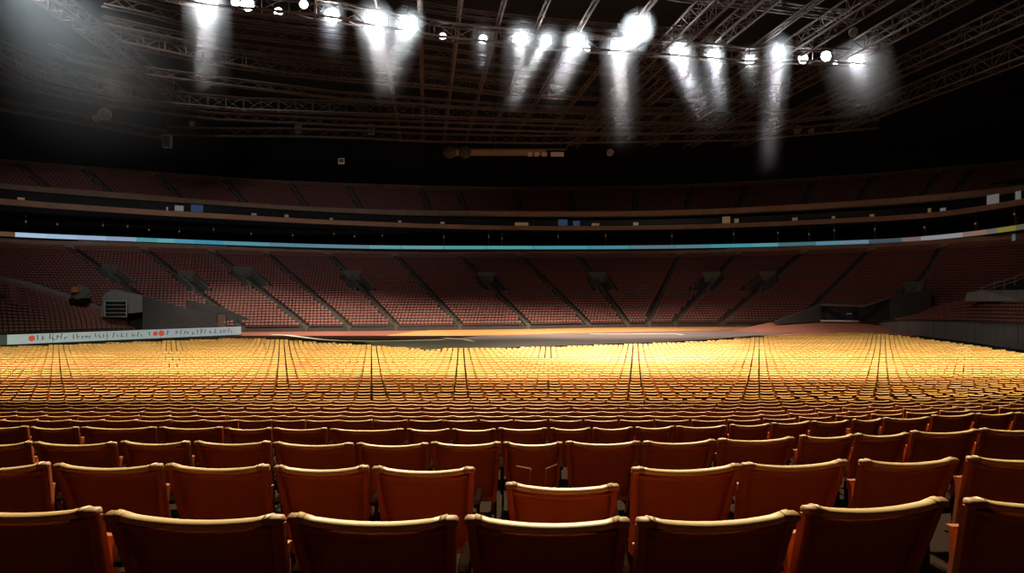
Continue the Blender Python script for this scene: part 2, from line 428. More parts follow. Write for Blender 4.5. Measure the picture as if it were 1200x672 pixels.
# ------------------------------------------------------------------ rings of the bowl: (photo x -> photo y) at a fixed height
def ring(tab, z, xs): return [uz(x, smooth_interp(tab, x), z) for x in xs]
UX = list(range(-160, 1361, 20))
Z_R, Z_T, Z_B, Z_F, Z_L, Z_U = H+8, H+6.35, .5, H+11.8, H+14.6, H+22.2
Y_R = [(-160,262),(0,274),(150,280.5),(400,289),(600,290.3),(800,289.2),(1000,284),(1100,278),(1200,265.5),(1360,236)]
Y_T = [(-160,276),(0,287),(150,292),(400,299),(600,300.3),(800,299.2),(1000,294),(1100,289),(1200,282),(1360,264)]
Y_B = [(-160,398),(0,391),(150,387.4),(300,385.4),(400,384.6),(600,382.6),(740,380.4),(910,380),(1000,383),(1100,388),(1200,396),(1360,420)]
Y_F = [(-160,220),(0,236),(150,247),(250,253),(400,261),(600,267),(800,266),(1000,258),(1100,251),(1200,236),(1360,205)]
Y_L = [(-160,206),(0,221),(150,232),(250,240),(400,248.5),(600,252),(800,250.5),(1000,240.5),(1100,233),(1200,223),(1360,200)]
Y_U = [(-160,174),(0,190),(150,202),(300,213),(450,219),(600,222),(800,219),(1000,208),(1110,199),(1200,191),(1360,170)]
GB = [(-160,20),(0,150),(80,215),(167,285),(247,360),(310,410),(385,465),(463,540),(538,620),(609,690),(677,735),(743,748),(797,760),(867,790),(945,845),(1023,935),(1108,1045),(1200,1170),(1360,1345)]
def Tp(u): return uz(u, smooth_interp(Y_T, u), Z_T)
def Bp(u):
    g = interp(GB, u); return uz(g, smooth_interp(Y_B, g), Z_B)
def Lp(u): return uz(u, smooth_interp(Y_L, u), Z_L)
GU = [(-160,-190),(0,-45),(80,40),(167,133),(250,220),(330,305),(410,392),(480,468),(560,548),(620,612),(690,686),(745,745),(815,822),(895,910),(980,1000),(1060,1085),(1110,1140),(1200,1235),(1360,1400)]
def Up(u):
    g = interp(GU, u); return uz(g, smooth_interp(Y_U, g), Z_U)
# stepped stands
def stand(name, B, T, us, rows, m, label):
    b = MB(); prev = None
    for r in range(rows+1):
        v0 = r/rows
        ln = [lerp(B(u), T(u), v0) for u in us]
        z = ln[0].z
        if prev is not None: strip(b, [Vector((p.x,p.y,prev_z)) for p in prev], [Vector((p.x,p.y,prev_z)) for p in ln])
        if r < rows: strip(b, [Vector((p.x,p.y,prev_z if prev is not None else z-.5)) for p in ln], [Vector((p.x,p.y,z+(ln2_dz))) for p in ln]) if False else None
        if prev is not None and r < rows:
            strip(b, [Vector((p.x,p.y,prev_z)) for p in ln], [Vector((p.x,p.y,z)) for p in ln])
        prev, prev_z = ln, z
    # base wall below the first row
    ln = [B(u) for u in us]
    strip(b, [Vector((p.x,p.y,ln[0].z-.55)) for p in ln], ln)
    return tag(b.build(name, m), label, 'stand', None, 'structure')
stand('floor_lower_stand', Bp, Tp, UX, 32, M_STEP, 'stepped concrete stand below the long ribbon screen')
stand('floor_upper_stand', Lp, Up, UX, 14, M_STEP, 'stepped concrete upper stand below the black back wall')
AIS = [80,167,247,310,385,463,538,609,677,797,867,945,1023,1108]
AIS_U = [60,133,215,290,362,425,505,548,612,672,745,805,865,940,1005,1080,1116]
def far_seat(b, M, W=.5):
    w0, w1 = W*.36, W*.40
    b.hexa([(-w0,-.06,.54),(w0,-.06,.54),(w0,.0,.54),(-w0,.0,.54),(-w1,-.15,.82),(w1,-.15,.82),(w1,-.09,.82),(-w1,-.09,.82)], 0, M)
    b.hexa([(-w0,0,.30),(w0,0,.30),(w0,.34,.32),(-w0,.34,.32),(-w0,0,.36),(w0,0,.36),(w0,.36,.40),(-w0,.36,.40)], 0, M)
def fill(b, B, T, ulo, uhi, rows, aisles, half, pitch, skip=None):
    cnt = 0
    bounds = [ulo]+aisles+[uhi]
    for r in range(rows):
        v = (r+.55)/rows; z = lerp(B(600).z, T(600).z, r/rows)
        for s in range(len(bounds)-1):
            N = 14; pl = [lerp(B(u), T(u), v) for u in [lerp(bounds[s], bounds[s+1], k/N) for k in range(N+1)]]
            L = [0]
            for p, q in zip(pl, pl[1:]): L.append(L[-1]+(q-p).length)
            t = half + pitch/2; i = 0
            while t < L[-1]-half-pitch/2+.01:
                while L[i+1] < t: i += 1
                f = (t-L[i])/(L[i+1]-L[i]); p = lerp(pl[i], pl[i+1], f); tv = pl[i+1]-pl[i]
                rz = math.atan2(tv.y, tv.x) + PI      # faces the arena
                if skip is None or not skip(p, lerp(bounds[s], bounds[s+1], (i+f)/N), v):
                    far_seat(b, Matrix.Translation((p.x,p.y,z)) @ Matrix.Rotation(rz+random.uniform(-.05,.05),4,'Z'), pitch); cnt += 1
                t += pitch
    return cnt
VOM = [(85,.58,1.0),(172,.50,1.0),(249,.56,1.2),(386,.52,1.2),(541,.50,1.2),(680,.50,1.2),(862,.50,1.2),(938,.50,1.2),(1106,.34,1.3)]
def in_vom(p, u, v):
    for vu, vv, s in VOM:
        if abs(v-vv) < .085*s:
            q = lerp(Bp(vu), Tp(vu), v)
            if (Vector((q.x-p.x,q.y-p.y,0))).length < 1.9*s: return True
    return False
b = MB(); n1 = fill(b, Bp, Tp, -110, 1300, 32, AIS, .55, .56, in_vom)
tag(b.build('lower_stand_seats', M_TIER), 'countless dull red seats filling the lower stand under the ribbon screen', 'seats', None, 'stuff')
b = MB(); n2 = fill(b, Lp, Up, -50, 1260, 14, AIS_U, .6, .62)
tag(b.build('upper_stand_seats', M_TIER), 'countless dim red seats filling the upper stand below the black wall', 'seats', None, 'stuff')
print('seats', serial, bank_n, n1, n2)
# stairways
def stairway(B, T, u, rows, label, group, w=1.0):
    a, t = B(u), T(u); dirv = Vector((t.x-a.x, t.y-a.y, 0)); L = dirv.length; dirv.normalize()
    side = Vector((-dirv.y, dirv.x, 0)); root = empty('stairway', a, label, 'stairs', group)
    b = MB(); n = rows*2; tl = L/n; rise = (t.z-a.z)/n
    for k in range(n):
        p = dirv*(k*tl)
        z1 = (k+.5)*rise+.02
        q = [p-side*w/2, p+dirv*tl-side*w/2, p+dirv*tl+side*w/2, p+side*w/2]
        b.hexa([Vector((c.x,c.y,z1-.7)) for c in q]+[Vector((c.x,c.y,z1+.04)) for c in q])
    b.build('flight', M_STAIR, root)
    b = MB()
    for k in range(3):
        f0, f1 = (.04+.32*k), (.28+.32*k)
        p0 = dirv*L*f0+Vector((0,0,(t.z-a.z)*f0)); p1 = dirv*L*f1+Vector((0,0,(t.z-a.z)*f1)); up = Vector((0,0,.95))
        b.tube(p0+up, p1+up, .025, 5); b.tube(p0, p0+up, .025, 5); b.tube(p1, p1+up, .025, 5)
    o = b.build('handrail', M_IRON, root); o['label'] = 'dark metal handrail'
for i, u in enumerate(AIS, 1):
    stairway(Bp, Tp, u, 32, f'concrete stairway up the lower stand, {ordinal(i)} from the advertising board side', 'stairways of the lower stand', .75)
for i, u in enumerate(AIS_U, 1):
    stairway(Lp, Up, u, 14, f'concrete stairway up the upper stand, {ordinal(i)} from the advertising board side', 'stairways of the upper stand', .8)
# vomitories (entrance openings) set into the lower stand
for i, (u, v, s) in enumerate(VOM, 1):
    p = lerp(Bp(u), Tp(u), v-.07*s); q = lerp(Bp(u), Tp(u), v+.07*s)
    d = Vector((q.x-p.x,q.y-p.y,0)); L = max(d.length, 2.2); rz = math.atan2(d.y, d.x)-PI/2
    z0 = p.z-.3; rise = q.z-p.z
    root = empty('vomitory', (p.x,p.y,z0), f'grey concrete entrance box in the lower stand, {ordinal(i)} from the advertising board side', 'entrance', 'entrance boxes of the lower stand', rz)
    W = 2.6*s
    for sg in (-1,1):
        b = MB(); x = sg*W/2
        b.hexa([(x-.15,-.2,0),(x+.15,-.2,0),(x+.15,L,0),(x-.15,L,0),(x-.15,-.2,1.1),(x+.15,-.2,1.1),(x+.15,L,rise+1.3),(x-.15,L,rise+1.3)])
        b.build('parapet', M_VOM, root)
    b = MB(); b.box((0,L+.1,(rise+1.3)/2+.3),(W+.3,.3,rise+2.0)); b.build('head_wall', M_VOM, root)
    b = MB(); b.box((0,L-.07,.8),(W-.9,.06,1.5)); o = b.build('opening', M_BLACK, root); o['label'] = 'dark doorway'
    b = MB(); b.box((0,L/2,.05),(W-.2,L,.25)); b.build('landing', M_STAIR, root)

# ------------------------------------------------------------------ fascias, ribbon screen, suites, walls, ceiling
def frames_of(P):
    out = []
    for i, p in enumerate(P):
        t = P[min(i+1,len(P)-1)]-P[max(i-1,0)]; t.z = 0; t.normalize(); nn = Vector((-t.y,t.x,0))   # outwards (away from the arena)
        out.append(lambda a, c, p=p, nn=nn: p+nn*a+Vector((0,0,c)))
    return out
def band(name, P, prof, m, label, cat='wall', kind='structure'):
    b = MB(); b.sweep(frames_of(P), prof); return tag(b.build(name, m), label, cat, None, kind)
RR, RT, RF, RL, RU = ring(Y_R,Z_R,UX), [Tp(u) for u in UX], ring(Y_F,Z_F,UX), ring(Y_L,Z_L,UX), [Up(u) for u in UX]
band('trim_parapet', RT, [(.0,-.3),(.6,-.3),(.6,1.12),(.0,1.12)], M_FASC, 'tan parapet wall along the top of the lower stand')
band('wall_under_ribbon', RR, [(.5,-.62),(3.0,-.62),(3.0,.2),(.5,.2)], M_SLAB, 'dark slab edge behind the ribbon screen')
band('floor_concourse', RR, [(.4,.2),(12,.2),(12,.42),(.4,.42)], M_SLAB, 'dark concourse floor above the ribbon screen')
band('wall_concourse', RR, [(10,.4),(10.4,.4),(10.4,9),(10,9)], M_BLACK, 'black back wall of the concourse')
band('trim_suite_edge', RF, [(0,-.42),(.6,-.42),(.6,.40),(0,.40)], M_FASC, 'tan fascia at the foot of the suites')
band('floor_suite', RF, [(.6,-.35),(12,-.35),(12,-.05),(.6,-.05)], M_SLAB, 'dark floor slab of the suites')
band('wall_suite', RF, [(4.2,0),(4.5,0),(4.5,2.25),(4.2,2.25)], M_BLACK, 'black back wall of the suites')
band('trim_upper_edge', RL, [(-.05,-.30),(.5,-.30),(.5,.75),(-.05,.75)], M_FASC, 'tan fascia along the front of the upper stand')
band('floor_upper_slab', RL, [(.5,-.5),(9,-.5),(9,-.1),(.5,-.1)], M_SLAB, 'dark slab under the upper stand')
band('trim_top', RU, [(0,-.3),(.5,-.3),(.5,.55),(0,.55)], M_FASC, 'thin tan edge along the top of the upper stand')
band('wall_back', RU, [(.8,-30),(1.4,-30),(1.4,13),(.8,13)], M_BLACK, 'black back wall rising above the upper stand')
# suite glazing: one pane after another behind the fascia
rnd = random.Random(3)
GX = [x for x in range(-120, 1321, 12)]
def bandpt(tab, z, x, a, dz):
    p, q = uz(x-3, smooth_interp(tab,x-3), z), uz(x+3, smooth_interp(tab,x+3), z)
    t = (q-p); t.z = 0; t.normalize(); c = (p+q)/2
    return c+Vector((-t.y,t.x,0))*a+Vector((0,0,dz)), math.atan2(t.y,t.x)
root = None; wi = 0
M_LIT = [mat('suite glow blue', (.02,.05,.1), .3, emit=(.05,.14,.32), es=.2), mat('suite glow warm', (.1,.06,.04), .4, emit=(.45,.28,.16), es=.22), mat('suite glow white', (.2,.2,.2), .4, emit=(.6,.6,.58), es=.16)]
b = MB(); g = MB()
for k, x in enumerate(GX[:-1]):
    p, rz = bandpt(Y_F, Z_F, x, 1.0, 0); q, _ = bandpt(Y_F, Z_F, x+12, 1.0, 0); L = (q-p).length
    M_ = Matrix.Translation(p) @ Matrix.Rotation(rz,4,'Z')
    g.box((L/2,0,.85),(L-.08,.05,1.6),0,M_)
    b.box((0,0,.85),(.09,.14,1.7),0,M_)
tag(g.build('window_1', M_GLASS), 'long dark glass front of the suites', 'window', None, 'structure')
tag(b.build('window_mullions', M_SLAB), kind='structure')
# lit suite interiors and signs (each a thing)
LIT = [(198,2,.55,2),(212,10,.9,2),(233,14,1.2,0),(300,6,.4,1),(338,5,.5,1),(470,4,.35,1),(612,16,.6,1),(660,11,1.3,0),(676,8,1.0,0),(698,9,.5,1),(745,6,.6,2),(850,9,1.3,1),(862,5,.8,1),(1020,5,.4,1),(1085,4,.7,1),(1100,8,.5,2),(1157,22,1.4,2),(1186,10,1.2,2),(28,8,.35,1),(390,4,.3,1),(520,5,.4,1),(930,6,.5,1),(975,4,.4,1)]
LITS = sorted(LIT)
for k, (x, wpx, h, mi) in enumerate(LITS):
    p, rz = bandpt(Y_F, Z_F, x, .85, .42); wm = wpx*p.y/F
    root = empty('suite_screen', p, f'small {["blue","warm tan","white"][mi]} glowing panel at the suite windows, {ordinal(k+1)} from the advertising board side', 'screen', 'lit panels along the suites', rz)
    c = MB(); c.box((0,0,.1+h/2),(wm,.06,h)); c.build('panel', M_LIT[mi], root)
    c = MB(); c.box((0,.05,.06+h/2),(wm+.08,.04,h+.1)); c.build('frame', M_SLAB, root)
# concourse columns with their small dim lamps
CONC = [12,45,78,130,160,186,222,262,305,352,398,420,450,519,572,588,655,710,785,855,905,940,968,1012,1060,1110,1150,1185]
for k, x in enumerate(CONC):
    p, rz = bandpt(Y_R, Z_R, x, 5.0, .42); top = Z_F-.35-p.z
    root = empty('concourse_column', p, f'dark concourse column above the ribbon screen, {ordinal(k+1)} from the advertising board side', 'column', 'columns of the concourse', rz)
    c = MB(); c.box((0,0,top/2),(.35,.35,top)); c.box((0,0,.15),(.5,.5,.3)); c.build('shaft', M_STAIR, root)
    c = MB(); c.box((0,-.25,1.6+rnd.random()*.8),(.22,.12,.28)); c.build('wall_lamp', M_LIT[1], root)
tag(band('railing_concourse', RR, [(.6,1.25),(.66,1.25),(.66,1.31),(.6,1.31)], M_IRON, 'thin dark rail along the concourse'), kind='structure')
# ribbon screen
PAN = [(-160,18,(.30,.16,.07),.25),(18,55,(.45,.62,.85),.62),(55,90,(.42,.60,.84),.60),(90,125,(.40,.56,.80),.56),(125,160,(.36,.48,.70),.50),(160,185,(.10,.42,.48),.50),(185,205,(.16,.50,.55),.50),(205,228,(.10,.40,.58),.5),(228,262,(.06,.34,.55),.52),(262,316,(.13,.40,.50),.48),(316,370,(.14,.34,.44),.45),(370,432,(.16,.36,.46),.45),(432,470,(.15,.42,.48),.5),(470,520,(.16,.42,.46),.5),(520,570,(.10,.44,.46),.5),(570,625,(.10,.42,.45),.5),(625,690,(.08,.38,.46),.5),(690,738,(.08,.34,.44),.48),(738,790,(.16,.30,.38),.4),(790,832,(.12,.34,.40),.42),(832,880,(.08,.38,.48),.48),(880,912,(.10,.42,.50),.48),(912,956,(.10,.28,.32),.35),(956,985,(.14,.38,.50),.42),(985,1018,(.20,.36,.50),.42),(1018,1056,(.12,.18,.24),.3),(1056,1079,(.36,.24,.24),.35),(1079,1128,(.42,.42,.46),.42),(1128,1156,(.45,.26,.19),.35),(1156,1168,(.28,.28,.26),.3),(1168,1190,(.40,.32,.06),.35),(1190,1360,(.25,.26,.16),.25)]
root = empty('ribbon_screen', uz(600,290,Z_R), 'long thin glowing blue ribbon screen running round above the lower stand', 'screen')
o0 = Vector(root.location)
fr = [(x, bandpt(Y_R, Z_R, x, 0, 0)) for x in range(-160,1361,5)]
for x0, x1, col, es in PAN:
    c = MB(); stops = [x0+.25]+[x for x in range(-160,1361,20) if x0+2 < x < x1-2]+[x1-.25]
    P = [bandpt(Y_R,Z_R,x,0,0)[0]-o0 for x in stops]
    c.sweep(frames_of(P), [(0,-.34),(.25,-.34),(.25,.34),(0,.34)])
    o = c.build('screen_panel', mat('ribbon glow', (.03,.03,.03), .4, emit=col, es=es*1.25), root)
    nm = 'tan' if x0 < 0 else 'pale blue' if x1 <= 160 else 'white' if x0 == 1079 else 'pinkish' if x0 in (1056,1128) else 'yellow' if x0 == 1168 else 'teal blue'
    o['label'] = f'{nm} section of the ribbon'
c = MB(); P = [p-o0 for p in RR]; c.sweep(frames_of(P), [(.27,-.40),(.5,-.40),(.5,.40),(.27,.40)]); c.build('back_frame', M_SLAB, root)

# walls at the sides and behind the viewer, ceiling
b = MB(); b.box((0,70,H+35.2),(330,330,.4)); tag(b.build('ceiling', M_BLACK), kind='structure')
b = MB(); b.box((-125,40,H+10),(.6,260,52)); tag(b.build('wall_left', M_BLACK), kind='structure')
b = MB(); b.box((125,40,H+10),(.6,260,52)); tag(b.build('wall_right', M_BLACK), kind='structure')

# ------------------------------------------------------------------ advertising board by the field
a, c_ = uz(-70,408.8,.05), uz(283,393.3,.05)
def board():
    root = empty('advertising_board', a, 'long low pale blue advertising board between the bank of seats and the stand', 'advertising board')
    d = c_-a; L = Vector((d.x,d.y,0)).length; root.rotation_euler = (0,0,math.atan2(d.y,d.x))
    hgt = 1.12
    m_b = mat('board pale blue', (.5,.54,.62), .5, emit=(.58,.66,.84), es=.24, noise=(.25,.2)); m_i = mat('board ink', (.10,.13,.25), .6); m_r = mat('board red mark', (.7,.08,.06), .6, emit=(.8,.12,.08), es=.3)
    m_k = mat('board dark end', (.12,.13,.17), .6)
    X = lambda px: (uz(px, lerp(408.8,393.3,(px+70)/353), .05)-a).length
    cuts = [-70,8,62,125,188,235,282.5]
    for k in range(6):
        x0, x1 = X(cuts[k])+.03, X(cuts[k+1])-.03
        b = MB(); b.box(((x0+x1)/2,0,.12+hgt/2),(x1-x0,.10,hgt)); o = b.build('panel', m_k if k == 0 else m_b, root)
        if k == 0: o['label'] = 'dark end panel'
    b = MB(); b.box((L/2,.02,.06),(L,.16,.12)); b.build('plinth', M_DARKW, root)
    b = MB(); b.box((L/2,.02,.12+hgt+.03),(L,.14,.06)); b.build('top_edge', M_DARKW, root)
    rr = random.Random(11); n = 0
    px = 44
    b = MB()
    while px < 272:
        if not (178 < px < 192) and rr.random() < .8:
            x = X(px); z0 = .4+rr.random()*.15; hh = .28+rr.random()*.35; tilt = rr.uniform(-.14,.14)
            b.hexa([(x-.05,-.065,z0),(x+.05,-.065,z0),(x+.05,-.05,z0),(x-.05,-.05,z0),(x-.05+tilt,-.065,z0+hh),(x+.05+tilt,-.065,z0+hh),(x+.05+tilt,-.05,z0+hh),(x-.05+tilt,-.05,z0+hh)])
            if rr.random() < .5: b.box((x+.16,-.058,z0+hh*rr.random()),(.28,.014,.07))
        px += rr.uniform(3.2,6.5)
    b.build('lettering', m_i, root)
    for px, s in ((37,.34),(182,.30),(189,.36)):
        b = MB(); Mx = Matrix.Translation((X(px),-.05,.72)) @ Matrix.Rotation(PI/2,4,'X')
        b.lathe([(s*.55,0),(s,0),(s,.03),(s*.55,.03)], 14, 0, Mx); o = b.build('emblem', m_r, root); o['label'] = 'red ring emblem'
board()

# ------------------------------------------------------------------ side stand on the ad board side
BL = [(-120,398),(0,393.6),(60,391.6),(110,390),(150,389),(176,388.3)]
TLf = [(-170,(-150,318)),(0,(-25,326)),(60,(35,338)),(110,(86,354)),(150,(126,370)),(176,(171,385))]
def Bl(u): return uz(u, interp(BL,u), .35)
def Tl(u):
    xs_ = [(k,t[0]) for k,t in TLf]; ys_ = [(k,t[1]) for k,t in TLf]
    fx, fy = interp(xs_,u), interp(ys_,u)
    d = Bl(u).y + 6*max(.05, (176-u)/176 if u > 0 else 1)
    return ud(fx, fy, d)
def stand2(name, B, T, us, rows, m, label):
    b = MB()
    for r in range(rows):
        l0 = [lerp(B(u),T(u),r/rows) for u in us]; l1 = [lerp(B(u),T(u),(r+1)/rows) for u in us]
        l1b = [Vector((q.x,q.y,p.z)) for p,q in zip(l0,l1)]
        strip(b, l0, l1b); strip(b, l1b, l1)
    l0 = [B(u) for u in us]; strip(b, [Vector((p.x,p.y,0)) for p in l0], l0)
    l1 = [T(u) for u in us]; strip(b, l1, [Vector((p.x+.1,p.y+.2,0)) for p in l1])
    return tag(b.build(name, m), label, 'stand', None, 'structure')
def fill2(b, B, T, u0, u1, rows, pitch):
    for r in range(rows):
        N = 30; us = [lerp(u0,u1,k/N) for k in range(N+1)]
        pl = [lerp(B(u),T(u),(r+.5)/rows) for u in us]; zz = [lerp(B(u),T(u),r/rows).z for u in us]
        L = [0]
        for p, q in zip(pl, pl[1:]): L.append(L[-1]+Vector((q.x-p.x,q.y-p.y,0)).length)
        t = pitch; i = 0
        while t < L[-1]-.3:
            while L[i+1] < t: i += 1
            f = (t-L[i])/(L[i+1]-L[i]); p = lerp(pl[i],pl[i+1],f); tv = pl[i+1]-pl[i]
            far_seat(b, Matrix.Translation((p.x,p.y,lerp(zz[i],zz[i+1],f))) @ Matrix.Rotation(math.atan2(tv.y,tv.x)+PI,4,'Z'), pitch); t += pitch
UL = list(range(-110,177,11))
stand2('floor_side_stand', Bl, Tl, UL, 16, M_STEP, 'stepped side stand behind the advertising board')
b = MB(); fill2(b, Bl, Tl, -110, 172, 16, .62)
tag(b.build('side_stand_seats', M_TIER), 'countless dark red seats in the wedge of stand behind the advertising board', 'seats', None, 'stuff')
b = MB(); P = [Tl(u)+Vector((0,0,.0)) for u in range(-110,176,11)]
b.sweep(frames_of(P), [(-.1,-.2),(.35,-.2),(.35,.85),(-.1,.85)]); tag(b.build('trim_side_kerb', M_CONC), 'pale concrete kerb along the top of the side stand', 'kerb', None, 'structure')
# dark entrance wing walls behind the board
def wall_poly(name, pts, d0, d1, thick, m, label, kind='structure', x0=None, x1=None, cat='wall'):
    """upright wall whose outline follows photo points, depth running from d0 at its first x to d1 at its last x"""
    xa = min(p[0] for p in pts); xb = max(p[0] for p in pts)
    P = [ud(x, y, lerp(d0, d1, (x-xa)/(xb-xa))) for x, y in pts]; n = len(P)
    e = (ud(xb,380,d1)-ud(xa,380,d0)); e.z = 0; e.normalize(); nn = Vector((-e.y,e.x,0))*thick
    b = MB(); b.add(P+[p+nn for p in P], [tuple(range(n)), tuple(range(2*n-1,n-1,-1))]+[(i,n+i,n+(i+1)%n,(i+1)%n) for i in range(n)])
    return tag(b.build(name, m), label, cat, None, kind)
wall_poly('wall_entrance', [(167,389),(167,347),(186,352),(215,361),(250,370),(253,371),(253,389)], 112, 116, .5, M_DARKW, 'charcoal wing wall of the entrance behind the advertising board')
wall_poly('wall_entrance', [(219,388),(219,352),(240,356),(262,361),(285,371),(312,384),(312,388)], 117.5, 121, .5, M_DARKW, 'second charcoal wing wall tapering down to the arena floor')
wall_poly('wall_entrance', [(149,388),(149,367),(168,367),(168,388)], 114, 114, .4, M_BLACK, 'dark entrance mouth beside the charcoal wing wall')
tag(wall_poly('wall_entrance_block', [(118,371),(121,345),(132,340),(150,344),(167,349),(167,366),(148,368)], 112, 112.5, 2.5, M_CONC, 'grey concrete block beside the dark entrance'))
# door set in the second wing wall
r_ = ud(260,386,116.6); root = empty('door_2', r_); tag(root, kind='structure')
c = MB(); c.box((0,0,1.1),(1.15,.08,2.2)); o = c.build('leaf', mat('door brown', (.12,.07,.05), .7), root)
c = MB(); c.box((-.66,0,1.15),(.12,.14,2.3)); c.box((.66,0,1.15),(.12,.14,2.3)); c.box((0,0,2.3),(1.44,.14,.12)); c.build('door_frame', M_SLAB, root)
c = MB(); c.box((.42,-.07,1.05),(.05,.08,.18)); c.build('handle', M_GREY, root)
# barred gate on the block
p0 = ud(123,371.5,111.3); root = empty('barred_gate', p0, 'pale grey barred metal gate on the concrete block beside the entrance', 'gate', None, .03)
Wg, Hg = 25*111/F, 18.5*111/F
for nm, boxes in (('gate_frame', [((0,0,Hg/2),(.07,.07,Hg)),((Wg,0,Hg/2),(.07,.07,Hg)),((Wg/2,0,Hg),(Wg,.07,.07)),((Wg/2,0,.03),(Wg,.07,.06))]),):
    c = MB()
    for cc, dd in boxes: c.box(cc, dd)
    c.build(nm, M_GREY, root)
for k in range(3):
    c = MB(); c.box((Wg/2,0,Hg*(.25+.25*k)),(Wg,.05,.05)); c.build('bar', M_GREY, root)
c = MB(); c.box((Wg/2,.12,Hg/2),(Wg,.05,Hg)); c.build('backing', M_BLACK, root)
# covered heap of kit beside the block
p0 = ud(94,350,113); root = empty('covered_equipment', p0, 'grey green covered heap with an orange patch beside the concrete block', 'equipment')
c = MB(); rr = random.Random(5); n = 14
prof = [(1.25,0),(1.35,.5),(1.2,1.1),(.75,1.6),(.2,1.8)]
vs, fs = [], []
for i, (r_, z) in enumerate(prof):
    for k in range(n):
        t = 2*PI*k/n; q = r_*(1+rr.uniform(-.13,.13)); vs.append((q*math.cos(t), q*.7*math.sin(t), z+rr.uniform(-.1,.1)))
for i in range(len(prof)-1):
    for k in range(n): fs.append((i*n+k, i*n+(k+1)%n, (i+1)*n+(k+1)%n, (i+1)*n+k))
fs += [tuple(range(n-1,-1,-1)), tuple(range(4*n,5*n))]
c.add(vs, fs); c.build('cover', mat('tarp grey green', (.13,.135,.10), .8, noise=(2,.4)), root)
c = MB(); c.hexa([(-.6,-1.35,.9),(.5,-1.35,.9),(.5,-.9,.9),(-.6,-.9,.9),(-.5,-1.2,1.6),(.4,-1.2,1.6),(.4,-.8,1.7),(-.5,-.8,1.7)]); c.build('orange_patch', mat('orange cloth', (.5,.17,.05), .7), root)
c = MB(); c.box((0,-.1,-.25),(2.2,1.6,.6)); c.build('trolley', M_IRON, root)

# ------------------------------------------------------------------ entrance and walls on the concrete wall side
# ramp up to the entrance
A = [uz(850,389.5,.02), uz(1046,390.5,.02), ud(1046,376.4,125.6), ud(900,378.6,125.6)]
b = MB(); b.add(A+[Vector((p.x,p.y,-.05)) for p in A], [(0,1,2,3),(7,6,5,4),(0,4,5,1),(1,5,6,2),(2,6,7,3),(3,7,4,0)])
tag(b.build('floor_ramp', M_FLOOR), 'red floor ramp rising to the dark entrance', 'floor', None, 'structure')
wall_poly('wall_entrance', [(909,380),(909,377.5),(925,371),(945,364),(962,357),(962,376),(940,378.8)], 123, 125, .6, M_DARKW, 'charcoal wing wall sloping up to the far dark entrance')
wall_poly('wall_entrance', [(961,377),(961,357.6),(1012,359.5),(1047,359),(1047,377)], 125.2, 125.2, .6, M_BLACK, 'dark closed front of the far entrance')
wall_poly('wall_entrance', [(1006,377),(1006,359.8),(1022,357),(1045,348),(1046,377)], 124, 120, .6, M_BLACK, 'black wing wall rising beside the far entrance')
wall_poly('wall_entrance', [(1043,378),(1043,348),(1060,344),(1090,340),(1092,372),(1075,374)], 119.6, 116, .6, M_DARKW, 'charcoal wall beside the far entrance below the seats')
wall_poly('trim_entrance', [(962,358.2),(962,356.6),(1012,358.4),(1047,346.6),(1047,348.4),(1012,360)], 124.6, 119.8, .5, M_STAIR, 'pale coping over the far entrance')
wall_poly('trim_entrance', [(962,377.2),(962,375.4),(1040,376),(1040,377.6)], 124.4, 123.6, .3, M_GREY, 'pale sill at the foot of the far entrance')
# doors of the far entrance
for k, px in enumerate((975,992)):
    p0 = ud(px, 375.8, 124.9); root = empty(f'door_{k+3}', p0); tag(root, kind='structure')
    c = MB(); c.box((0,0,1.05),(1.9,.08,2.0)); c.build('leaf', M_SLAB, root)
    c = MB(); c.box((.4,-.08,1.05),(.9,.06,.10)); c.build('push_bar', M_GREY if k else M_IRON, root)
# concrete wall with its seams
WB = [(1016,386),(1022,386.8),(1060,391.5),(1130,400.5),(1200,411),(1290,428)]
WT = [(1016,383),(1030,377.5),(1060,376.2),(1130,377.5),(1200,380.5),(1290,386)]
def Wb(u): return uz(u, interp(WB,u), .02)
def Wt(u):
    p = Wb(u); return ud(u, interp(WT,u), p.y)
b = MB(); cuts = [1016,1026,1046,1066,1094,1108,1118,1141,1168,1183,1193,1225,1260,1290]
for x0, x1 in zip(cuts, cuts[1:]):
    p, q = Wb(x0+.35), Wb(x1-.35); e = q-p; nn = Vector((-e.y,e.x,0)).normalized()*.45
    if nn.x < 0: nn = -nn
    P = [p, q, q+nn, p+nn]; a0, a1 = Wt(x0+.35).z, Wt(x1-.35).z
    P2 = [Vector((c.x,c.y,z)) for c, z in zip(P,(a0,a1,a1,a0))]
    b.hexa([Vector((c.x,c.y,0)) for c in P]+P2)
P_ = [(Wb(u), Wt(u)) for u in cuts]
for (p, pt_), (q, qt) in zip(P_, P_[1:]):
    e = q-p; nn = Vector((-e.y,e.x,0)).normalized()
    if nn.x < 0: nn = -nn
    a_, c2 = nn*.12, nn*.5
    b.hexa([Vector((v.x,v.y,0)) for v in (p+a_,q+a_,q+c2,p+c2)]+[Vector((v.x,v.y,z)) for v, z in ((p+a_,pt_.z-.03),(q+a_,qt.z-.03),(q+c2,qt.z-.03),(p+c2,pt_.z-.03))], 1)
tag(b.build('wall_arena_side', [M_CONC, M_SLAB]), 'grey concrete panel wall beside the bank of seats', 'wall', None, 'structure')
b = MB()
P = [Wt(u) for u in (1030,1060,1100,1130,1165,1200,1245,1290)]
b.sweep(frames_of(P), [(-.08,0),(.6,0),(.6,.10),(-.08,.10)]); tag(b.build('trim_coping', M_STAIR), 'tan coping on the concrete wall', 'coping', None, 'structure')
